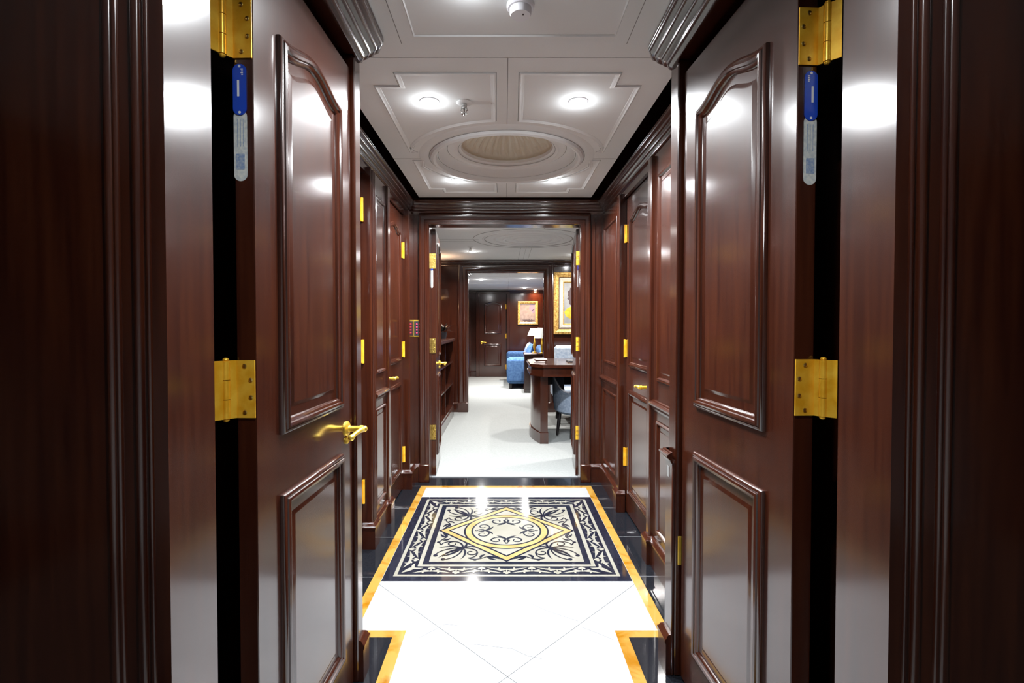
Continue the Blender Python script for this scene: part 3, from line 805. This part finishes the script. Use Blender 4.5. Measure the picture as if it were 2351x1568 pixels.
b = MB(); b.lathe([(0, 0), (.046, 0), (.046, -.010), (.042, -.014), (0, -.014)], (0, 0, 0), 32, 'white_plastic'); b.build('base', t, smooth=True)
b = MB(); b.lathe([(.036, -.014), (.036, -.030), (.032, -.036), (.0, -.038)], (0, 0, 0), 32, 'white_plastic'); b.build('cover', t, smooth=True)
b = MB(); b.cyl((.008, -.010, -.0395), .0025, .003, 'ink', n=10); b.build('indicator', t)

t = thing('keypad', 'small brass keypad with red buttons beside the study doorway', 'keypad', (-.732, 4.25, 1.285))
b = MB(); b.box(-.030, .030, -.006, 0, -.070, .070, 'brass', .003); b.build('plate', t)
b = MB(); b.box(-.023, .023, -.009, -.006, -.060, .060, 'book_dark', .002); b.build('button_field', t)
for i in range(4):
    b = MB(); b.ball((0, -.011, .036 - i * .024), .0065, 'red_led'); b.build('button', t, smooth=True)

# ================================================================== STUDY (first room beyond)
SZ = 2.30
b = MB(); b.box(-1.3, 3.0, 4.38, 7.72, SZ, SZ + .05, 'paint'); sc = b.build('ceiling_study'); struct(sc)
b = MB(); c0 = (.27, 5.85)
b.lathe([(.634, 0), (.632, -.003), (.630, -.003), (.628, 0)], (c0[0], c0[1], SZ), 72, 'groove_and_shading')
b.lathe([(.504, -.004), (.502, -.007), (.498, -.007), (.495, -.004)], (c0[0], c0[1], SZ), 72, 'groove_and_shading')
b.lathe([(.53, 0), (.525, -.008), (.512, -.010), (.504, -.004), (.495, -.004), (.46, -.008), (.40, -.004), (.39, -.014), (.37, -.014), (.36, -.002), (.30, -.004), (.29, -.012), (.27, -.012), (.26, -.002), (.18, -.004), (.17, -.012), (.15, -.012), (.14, -.003), (0, -.003)], (c0[0], c0[1], SZ), 72, 'paint')
b.build('ceiling_rosette', sc, smooth=True)
b = MB(); b.box(.20, .203, 6.49, 7.66, SZ - .001, SZ, 'groove_and_shading'); b.box(.34, .343, 6.46, 7.66, SZ - .001, SZ, 'groove_and_shading'); b.box(.270, .272, 6.46, 7.66, SZ - .001, SZ, 'groove_and_shading')
b.box(.40, .403, 4.4, 5.23, SZ - .001, SZ, 'groove_and_shading'); b.box(-1.0, -.30, 5.85, 5.853, SZ - .001, SZ, 'groove_and_shading'); b.box(-1.0, -.30, 5.97, 5.973, SZ - .001, SZ, 'groove_and_shading')
b.build('ceiling_seam', sc)
b = MB(); b.box(-1.3, -1.06, 4.38, 7.72, 0, H); struct(b.build('wall_study_left'))
b = MB(); b.box(2.7, 3.0, 4.38, 7.72, 0, H); struct(b.build('wall_study_right'))
OX0, OX1, OZ = -.555, .587, 2.125
b = MB(); b.box(-1.3, OX0, 7.72, 7.86, 0, H); b.box(OX1, 3.0, 7.72, 7.86, 0, H); b.box(OX0, OX1, 7.72, 7.86, OZ, H); struct(b.build('wall_study_end'))
casing(OX0, OX1, OZ, 7.72, 'trim_8', .155)
b = MB(); b.sweep([(-1.06, 4.4), (-1.06, 7.72), (2.7, 7.72), (2.7, 4.4)], crown(2.20, 2.30, .08)); struct(b.build('trim_9', smooth=True))
b = MB(); b.sweep([(OX1 + .155, 7.72), (2.7, 7.72)], BASE); struct(b.build('baseboard_study_end', smooth=True))
b = MB(); b.sweep([(-1.06, 7.72), (OX0 - .155, 7.72)], BASE); struct(b.build('baseboard_study_corner', smooth=True))
# wall sconce over the low cabinet
t = thing('wall_sconce', 'warm wall sconce above the low study cabinet', 'wall lamp', (-1.06, 7.25, 1.80))
b = MB(); b.box(0, .012, -.04, .04, -.08, .08, 'brass', .004); b.tube([(.01, 0, -.04), (.06, 0, -.05), (.08, 0, -.02)], .007, 'brass', 8); b.build('bracket', t, smooth=True)
b = MB(); b.lathe([(.07, -.02), (.05, .10), (.046, .10), (.066, -.02), (.07, -.02)], (.085, 0, 0), 24, 'shade'); b.build('shade', t, smooth=True)
ld = bpy.data.lights.new('sconce_bulb', 'POINT'); ld.energy = 6.0; ld.color = (1, .62, .38); ld.shadow_soft_size = .035
lo = bpy.data.objects.new('sconce_bulb', ld); COL.objects.link(lo); lo.parent = t; lo.location = (.085, 0, .04)

G2 = 'study ceiling downlights'
downlight(-.437, 5.06, SZ, 'study downlight just inside the doorway head', STUDY_W, G2, .04, (1, .97, .93))
downlight(-.430, 6.80, SZ, 'study downlight behind the sprinkler', STUDY_W, G2, .04, (1, .95, .90))
downlight(1.05, 5.20, SZ, 'study downlight above the desk, out of sight behind the casing', STUDY_W, G2, .04, (1, .97, .93))
downlight(1.00, 7.10, SZ, 'study downlight above the large gilt picture', STUDY_W, G2, .04, (1, .95, .90))
sprinkler(-.434, 6.43, SZ, 'small sprinkler on the study ceiling')

# low cabinet on the study's long wall
t = thing('low_cabinet', 'dark mahogany low cabinet behind the open study door leaf', 'cabinet', (-1.055, 5.75, 0))
b = MB(); b.box(0, .30, 0, 1.70, .13, .16, 'wood'); b.box(0, .02, 0, 1.70, .16, 1.09, 'wood'); b.box(0, .30, 0, .03, .16, 1.09); b.box(0, .30, 1.67, 1.70, .16, 1.09)
b.box(.02, .285, .83, .86, .16, 1.09); b.build('body', t)
b = MB(); b.box(-.0, .33, -.02, 1.72, 1.09, 1.135, 'wood', .01); b.build('top', t)
b = MB(); b.box(0, .31, -.005, 1.705, .004, .13, 'wood', .006); b.build('plinth', t)
for zz in (.45, .77):
    b = MB(); b.box(.02, .28, .03, .83, zz, zz + .02); b.box(.02, .28, .86, 1.67, zz, zz + .02); b.build('shelf', t)
# dark leafy ornament on the cabinet
t = thing('potted_plant', 'small dark leafy plant on the low study cabinet', 'plant', (-.86, 7.05, 1.135))
b = MB(); b.lathe([(0, 0), (.045, 0), (.058, .05), (.06, .085), (.052, .09), (0, .085)], (0, 0, 0), 20, 'book_dark'); b.build('pot', t, smooth=True)
b = MB(); rnd = random.Random(3)
for i in range(46):
    a = rnd.uniform(0, 2 * PI); el = rnd.uniform(.2, 1.3); L = rnd.uniform(.07, .16)
    d = Vector((math.cos(a) * math.cos(el), math.sin(a) * math.cos(el), math.sin(el)))
    s = d.cross(Vector((0, 0, 1))).normalized() * .016
    p0 = Vector((0, 0, .08)) + d * .02; p1 = p0 + d * L * .55; p2 = p0 + d * L + Vector((0, 0, -.02))
    up_ = s.cross(d).normalized() * .003
    b.add([p0, p1 + s, p2, p1 - s, p1 + up_], [(0, 1, 4), (1, 2, 4), (2, 3, 4), (3, 0, 4)], 'leaf_dark')
b.build('foliage', t)

# desk with a bowed end
t = thing('desk', 'mahogany desk with a bowed end panel in the study', 'desk', (0, 0, 0.004))
bow = [(.476, 5.63), (.395, 5.63)] + [(.395 - .085 * math.sin(PI * i / 14), 5.63 + .92 * i / 14) for i in range(1, 14)] + [(.395, 6.55), (.476, 6.55)]
b = MB(); b.prism(bow, .12, .765, 'wood'); b.build('pedestal', t, smooth=True)
c_ = (.43, 6.09)
bow2 = [(c_[0] + (x - c_[0]) * 1.14, c_[1] + (y - c_[1]) * 1.035) for x, y in bow]
b = MB(); b.prism(bow2, 0, .12, 'wood'); b.build('pedestal_base', t, smooth=True)
b = MB(); b.box(1.62, 1.70, 5.63, 6.55, 0, .765, 'wood', .006); b.build('end_panel', t)
b = MB(); b.box(.476, 1.62, 6.555, 6.585, .55, .765, 'wood'); b.build('modesty_panel', t)
def top_poly(g): return [(.415 - g * .4, 5.52 - g), (1.78 + g, 5.52 - g), (1.78 + g, 6.66 + g), (.415 - g * .4, 6.66 + g), (.285 - g, 6.45 + g * .4), (.285 - g, 5.72 - g * .4)]
b = MB(); b.prism(top_poly(-.012), .768, .848, 'wood'); b.prism(top_poly(0.004), .752, .772, 'wood'); b.build('apron', t)
b = MB(); b.prism(top_poly(.010), .848, .862, 'wood'); b.prism(top_poly(.0), .862, .880, 'wood'); b.build('desktop', t)
DZ = .884
# things on the desk
for i, (dx, key, hgt) in enumerate(((0, 'book_pale', .016), (.008, 'wood', .014), (.004, 'book_pale', .014))):
    b = MB(); z0 = sum((.016, .014, .014)[:i])
    b.box(-.065, .065, -.10, .10, 0, hgt, key, .003)
    o = b.build('book'); o.location = (.41 + dx, 5.98, DZ + z0); o.rotation_euler = (0, 0, .12 * i - .1)
    tag(o, ('pale book at the bottom of the small pile on the desk corner', 'dark book in the middle of the small pile on the desk corner', 'pale book on top of the small pile on the desk corner')[i], 'book', 'books on the desk corner')
t = thing('laptop', 'slim dark laptop lying on the desk by the casing', 'laptop', (.90, 6.05, DZ))
b = MB(); b.box(-.16, .16, -.11, .11, 0, .012, 'book_dark', .004); b.build('base', t)
b = MB(); b.box(-.16, .16, -.11, .11, .013, .019, 'steel', .002); b.build('lid', t)
b = MB(); b.box(-.10, .12, -.10, .10, 0, .022, 'book_dark', .003); o = b.build('notebook'); o.location = (.98, 6.38, DZ); tag(o, 'dark notebook lying behind the laptop on the desk', 'notebook')

# tub chair under the desk
def tub_rim(k): return .735 - .20 * math.exp(-((k - .42) / .14) ** 2)
t = thing('tub_chair', 'grey blue tub chair with dark legs tucked under the desk', 'chair', (.955, 6.12, .004), math.radians(-20))
b = MB(); n = 28; v = []; f = []
for i in range(n + 1):
    a = math.radians(150) + math.radians(240) * i / n
    k = i / n
    top = tub_rim(k)
    for (r, zz) in ((.31, .27), (.355, .30), (.375, .42), (.385, top - .02), (.372, top), (.345, top - .005), (.325, .50), (.315, .36)):
        v.append((r * math.cos(a), r * math.sin(a), zz))
m = 8
for i in range(n):
    for k in range(m): f.append((i * m + k, (i + 1) * m + k, (i + 1) * m + (k + 1) % m, i * m + (k + 1) % m))
f.append(tuple(range(m))); f.append(tuple(n * m + k for k in range(m)))
b.add(v, f, 'grey_fabric'); b.build('shell', t, smooth=True)
pip = []
for i in range(n + 1):
    a = math.radians(150) + math.radians(240) * i / n; k = i / n
    pip.append((.374 * math.cos(a), .374 * math.sin(a), .006 + tub_rim(k)))
b = MB(); b.tube(pip, .009, 'piping', 8); b.build('piping', t, smooth=True)
b = MB(); b.lathe([(0, .30), (.30, .30), (.315, .33), (.315, .42), (.30, .445), (0, .455)], (0, 0, 0), 28, 'grey_fabric'); b.build('seat', t, smooth=True)
for a in (-150, -105, -40, 40):
    ca, sa = math.cos(math.radians(a)), math.sin(math.radians(a))
    b = MB(); b.tube([(.30 * ca, .30 * sa, .30), (.335 * ca, .335 * sa, 0)], [.024, .015], 'black_wood', 10); b.build('leg', t, smooth=True)
# desk chair behind
t = thing('armchair', 'pale grey upholstered chair standing behind the desk', 'chair', (1.02, 7.02, .004))
b = MB(); b.box(-.32, .32, -.06, .06, .42, 1.035, 'grey_light', .035); o = b.build('backrest', t, bevel=.02); o.location = (0, .14, 0); o.rotation_euler = (-.06, 0, 0)
b = MB(); b.box(-.31, .31, -.30, .20, .34, .46, 'grey_light', .03); b.build('seat', t, bevel=.02)
for sx in (-1, 1):
    b = MB(); b.box(sx * .34 - .04, sx * .34 + .04, -.28, .16, .34, .62, 'grey_light', .03); b.build('armrest', t, bevel=.015)
    for sy in (-.24, .16):
        b = MB(); b.tube([(sx * .27, sy, .36), (sx * .29, sy, 0)], [.022, .014], 'black_wood', 10); b.build('leg', t, smooth=True)

# pictures
def framed(name, label, cx, y, zc, w, h, layers, art):
    t = thing(name, label, 'picture', (cx, y, zc))
    def ringm(w0, h0, w1, h1, d0, d1, key, nm):
        b = MB()
        o = [(-w0, -h0), (w0, -h0), (w0, h0), (-w0, h0)]; i_ = [(-w1, -h1), (w1, -h1), (w1, h1), (-w1, h1)]
        mid = [((a[0] * .6 + c[0] * .4), (a[1] * .6 + c[1] * .4)) for a, c in zip(o, i_)]
        v = []
        for pts, d in ((o, 0), (o, d0), (mid, d0 + .008), (i_, d1), (i_, 0)): v += [(x, -d, z_) for x, z_ in pts]
        f = [(k * 4 + q, k * 4 + (q + 1) % 4, (k + 1) * 4 + (q + 1) % 4, (k + 1) * 4 + q) for k in range(4) for q in range(4)]
        b.add(v, f, key); return b.build(nm, t)
    a, c = w / 2, h / 2
    for (wd, d0, d1, key, nm) in layers:
        ringm(a, c, a - wd, c - wd, d0, d1, key, nm); a -= wd; c -= wd
    b = MB(); b.box(-a, a, -.010, -.001, -c, c, art[0]); cv = b.build('canvas', t)
    b = MB()
    for key, pts, d in art[1]:
        n = len(pts)
        b.add([(x * a, -.010 - d, z_ * c) for x, z_ in pts] + [(x * a, -.0095, z_ * c) for x, z_ in pts],
              [tuple(range(n)), tuple(range(2 * n - 1, n - 1, -1))] + [(q, (q + 1) % n, n + (q + 1) % n, n + q) for q in range(n)], key)
    b.build('painted_shapes', cv)
    return t
def blob(cx, cz, rx, rz, n=40, j=.18, seed=1):
    r = random.Random(seed); return [(cx + rx * (1 + r.uniform(-j, j)) * math.cos(2 * PI * i / n), cz + rz * (1 + r.uniform(-j, j)) * math.sin(2 * PI * i / n)) for i in range(n)]
framed('large_picture', 'large gilt framed picture with a yellow and brown shape in the study', 1.10, 7.72, 1.655, .725, .935,
       [(.075, .030, .024, 'frame_gold', 'frame'), (.012, .02, .018, 'ink', 'inner_band'), (.055, .018, .016, 'mat_board', 'mount'), (.016, .018, .014, 'frame_gold', 'fillet')],
       ('canvas', [('ink', blob(-.1, .30, .63, .56, 44, .14, 4), .0004), ('picture_yellow', blob(-.1, -.47, .86, .34, 40, .03, 5), .0008),
                   ('ink', [(-.6, -.70), (-.2, -.80), (.2, -.72), (.0, -.92), (-.3, -.86)], .0006)]))

# ================================================================== SALON (second room beyond)
FZ = 2.25
b = MB(); b.box(-2.4, 1.6, 7.86, 13.2, FZ, FZ + .05, 'paint'); sf = b.build('ceiling_salon'); struct(sf)
b = MB(); b.box(.08, .083, 8.0, 13.1, FZ - .001, FZ, 'groove_and_shading'); b.box(-1.2, .10, 11.2, 11.26, FZ - .012, FZ, 'paint'); b.box(-1.0, .9, 9.72, 9.724, FZ - .001, FZ, 'groove_and_shading'); b.build('ceiling_seam', sf)
b = MB(); b.box(-2.4, 1.6, 13.2, 13.4, 0, H); struct(b.build('wall_salon_back'))
b = MB(); b.box(1.15, 1.6, 7.86, 13.2, 0, H); struct(b.build('wall_salon_right'))
b = MB(); b.box(-1.5, -.70, 7.86, 9.05, 0, H); struct(b.build('wall_salon_portal'))
b = MB(); b.sweep([(-.70, 7.9), (-.70, 9.05), (-1.3, 9.05)], crown(2.14, 2.245, .10)); struct(b.build('trim_11', smooth=True))
b = MB(); b.sweep([(-.70, 7.87), (-.70, 9.05), (-1.3, 9.05)], BASE); struct(b.build('baseboard_salon_portal', smooth=True))
b = MB(); b.box(-2.4, -1.22, 9.05, 13.2, 0, H, 'wood'); struct(b.build('wall_salon_left'))
b = MB(); b.sweep([(-1.22, 9.1), (-1.22, 13.2), (1.15, 13.2), (1.15, 7.9)], crown(2.15, 2.245, .09)); struct(b.build('trim_12', smooth=True))
b = MB(); b.sweep([(-1.22, 13.2), (-.74, 13.2)], BASE); struct(b.build('baseboard_salon_left', smooth=True))
b = MB(); b.sweep([(.14, 13.2), (1.15, 13.2)], BASE); struct(b.build('baseboard_salon_right', smooth=True))
# back door
make_door(8, (-.66, 13.16, 0), 0, .70, .04, .012, 2.14, 'end', 'closed', (.13, .57), (1.12, 1.90), (.28, .86), .05, 'closed mahogany door on the far wall of the salon', True,
          hinges=((1.76, 1.88), (1.0, 1.12), (.2, .32)), lever_z=.90, lever_in=.06)
b = MB()
b.box(-.745, -.665, 13.12, 13.2, 0, 2.15, 'wood', .006); b.box(.045, .125, 13.12, 13.2, 0, 2.15, 'wood', .006); b.box(-.745, .125, 13.12, 13.2, 2.145, 2.20, 'wood', .006)
struct(b.build('trim_13'))
# tall dark wardrobe left of the back door
t = thing('wardrobe', 'dark wooden wardrobe in the corner beside the far salon door', 'wardrobe', (-1.2, 12.55, .004))
b = MB(); b.box(0, .28, 0, .55, .08, 1.98, 'wood', .006); b.build('body', t)
b = MB(); b.box(-.0, .30, -.01, .56, 0, .10, 'wood', .004); b.build('plinth', t)
b = MB(); b.box(.02, .26, -.015, 0, .14, 1.0, 'wood', .006); b.ball((.22, -.024, .62), .013, 'brass'); b.build('lower_door', t)
b = MB(); b.box(.02, .26, -.015, 0, 1.03, 1.92, 'wood', .006); b.ball((.22, -.024, 1.12), .013, 'brass'); b.build('upper_door', t)
framed('small_picture', 'small gilt framed picture on the far salon wall', .595, 13.2, 1.655, .52, .60,
       [(.065, .03, .022, 'frame_gold', 'frame')],
       ('canvas_tan', [('mauve', blob(.55, .62, .42, .36, 26, .25, 8), .0005), ('mauve', blob(.75, .2, .18, .22, 18, .3, 9), .0005), ('ink', blob(.1, -.86, .75, .14, 30, .4, 10), .0005)]))

# sofa: arm towards the camera
t = thing('sofa', 'blue upholstered sofa with its arm beside the salon cabinet', 'sofa', (.04, 10.6, .004))
b = MB(); b.box(0, .98, 0, .24, .10, .65, 'blue', .05); b.build('arm', t, bevel=.03)
b = MB(); b.box(0, .98, 1.70, 1.94, .10, .70, 'blue', .05); b.build('arm', t, bevel=.03)
b = MB(); b.box(.02, .98, .24, 1.70, .10, .34, 'blue', .03); b.build('base', t, bevel=.02)
b = MB(); b.box(.02, .78, .25, 1.69, .34, .50, 'blue', .05); b.build('seat_cushion', t, bevel=.03)
b = MB(); b.box(.70, .98, .22, 1.72, .34, .86, 'blue', .06); b.build('backrest', t, bevel=.03)
for x, y in ((.08, .08), (.90, .08), (.08, 1.86), (.90, 1.86)):
    b = MB(); b.box(x - .03, x + .03, y - .03, y + .03, 0, .10, 'black_wood', .004); b.build('foot', t)
def cushion(x, y, z, rot, key, label):
    b = MB(); n = 10; v = []; f = []
    for s in (1, -1):
        for i in range(n + 1):
            for j in range(n + 1):
                u = i / n * 2 - 1; w = j / n * 2 - 1
                th = .075 * ((1 - u ** 2) * (1 - w ** 2)) ** .45
                pin = 1 - .10 * (1 - abs(u)) ** .5 * 0 - .06 * (1 - u * u) * (abs(w) ** 6) - .06 * (1 - w * w) * (abs(u) ** 6)
                v.append((s * th, u * .21 * pin, w * .21 * pin))
    N = (n + 1) ** 2
    for s in range(2):
        for i in range(n):
            for j in range(n):
                q = (s * N + i * (n + 1) + j, s * N + (i + 1) * (n + 1) + j, s * N + (i + 1) * (n + 1) + j + 1, s * N + i * (n + 1) + j + 1)
                f.append(q if s == 0 else q[::-1])
    b.add(v, f, key); o = b.build('cushion', smooth=True); o.location = (x, y, z); o.rotation_euler = rot
    tag(o, label, 'cushion', 'cushions on the blue sofa'); return o
cushion(.53, 11.07, .735, (0, .32, .05), 'blue', 'plain blue cushion leaning by the near sofa arm')
cushion(.52, 11.50, .735, (0, .34, -.06), 'blue_pale', 'pale patterned cushion next to the plain blue one on the sofa')
cushion(.53, 11.95, .735, (0, .30, .04), 'blue_pale', 'pale patterned cushion at the far end of the sofa')

t = thing('side_cabinet', 'mahogany side cabinet standing in front of the sofa arm', 'cabinet', (.385, 9.98, .004))
b = MB(); b.box(0, .72, 0, .50, .06, .735, 'wood', .005); b.build('body', t)
b = MB(); b.box(-.012, .73, -.015, .515, .735, .768, 'wood', .008); b.build('top', t)
b = MB(); b.box(-.006, .72, -.008, .50, 0, .07, 'wood', .004); b.build('plinth', t)
def table_lamp(x, y, z, r0, r1, zs0, zs1, label):
    t = thing('table_lamp', label, 'table lamp', (x, y, z), 0, 'table lamps on the side cabinet')
    b = MB(); b.lathe([(0, 0), (.05, 0), (.05, .012), (.020, .022), (.016, .05), (.028, .10), (.030, .16), (.018, .22), (.010, .26), (.008, zs1 - .05), (0, zs1 - .05)], (0, 0, 0), 24, 'brass'); b.build('base', t, smooth=True)
    b = MB(); b.lathe([(r0, zs0), (r1, zs1), (r1 - .004, zs1), (r0 - .004, zs0), (r0, zs0)], (0, 0, 0), 36, 'shade'); b.build('shade', t, smooth=True)
    ld = bpy.data.lights.new('lamp_bulb', 'POINT'); ld.energy = 0.25; ld.color = (1, .78, .5); ld.shadow_soft_size = .03
    lo = bpy.data.objects.new('lamp_bulb', ld); COL.objects.link(lo); lo.parent = t; lo.location = (0, 0, (zs0 + zs1) / 2)
table_lamp(.605, 10.38, .772, .144, .085, .345, .495, 'table lamp standing at the back of the cabinet, its shade half hidden')
table_lamp(.735, 10.06, .772, .160, .085, .30, .505, 'table lamp at the front of the cabinet, cut by the doorway edge')

G3 = 'salon ceiling downlights'
downlight(-.475, 10.3, FZ, 'salon downlight nearer the far door', SALON_W, G3, .045, (1, .97, .93))
downlight(.457, 10.1, FZ, 'salon downlight above the side cabinet', SALON_W, G3, .045, (1, .97, .93))
downlight(.48, 12.45, FZ, 'salon downlight close to the small picture', SALON_W * .5, G3, .04, (1, .95, .9))
downlight(.78, 13.05, FZ, 'warm salon downlight washing the far wall', 6, G3, .03, (1, .55, .25))
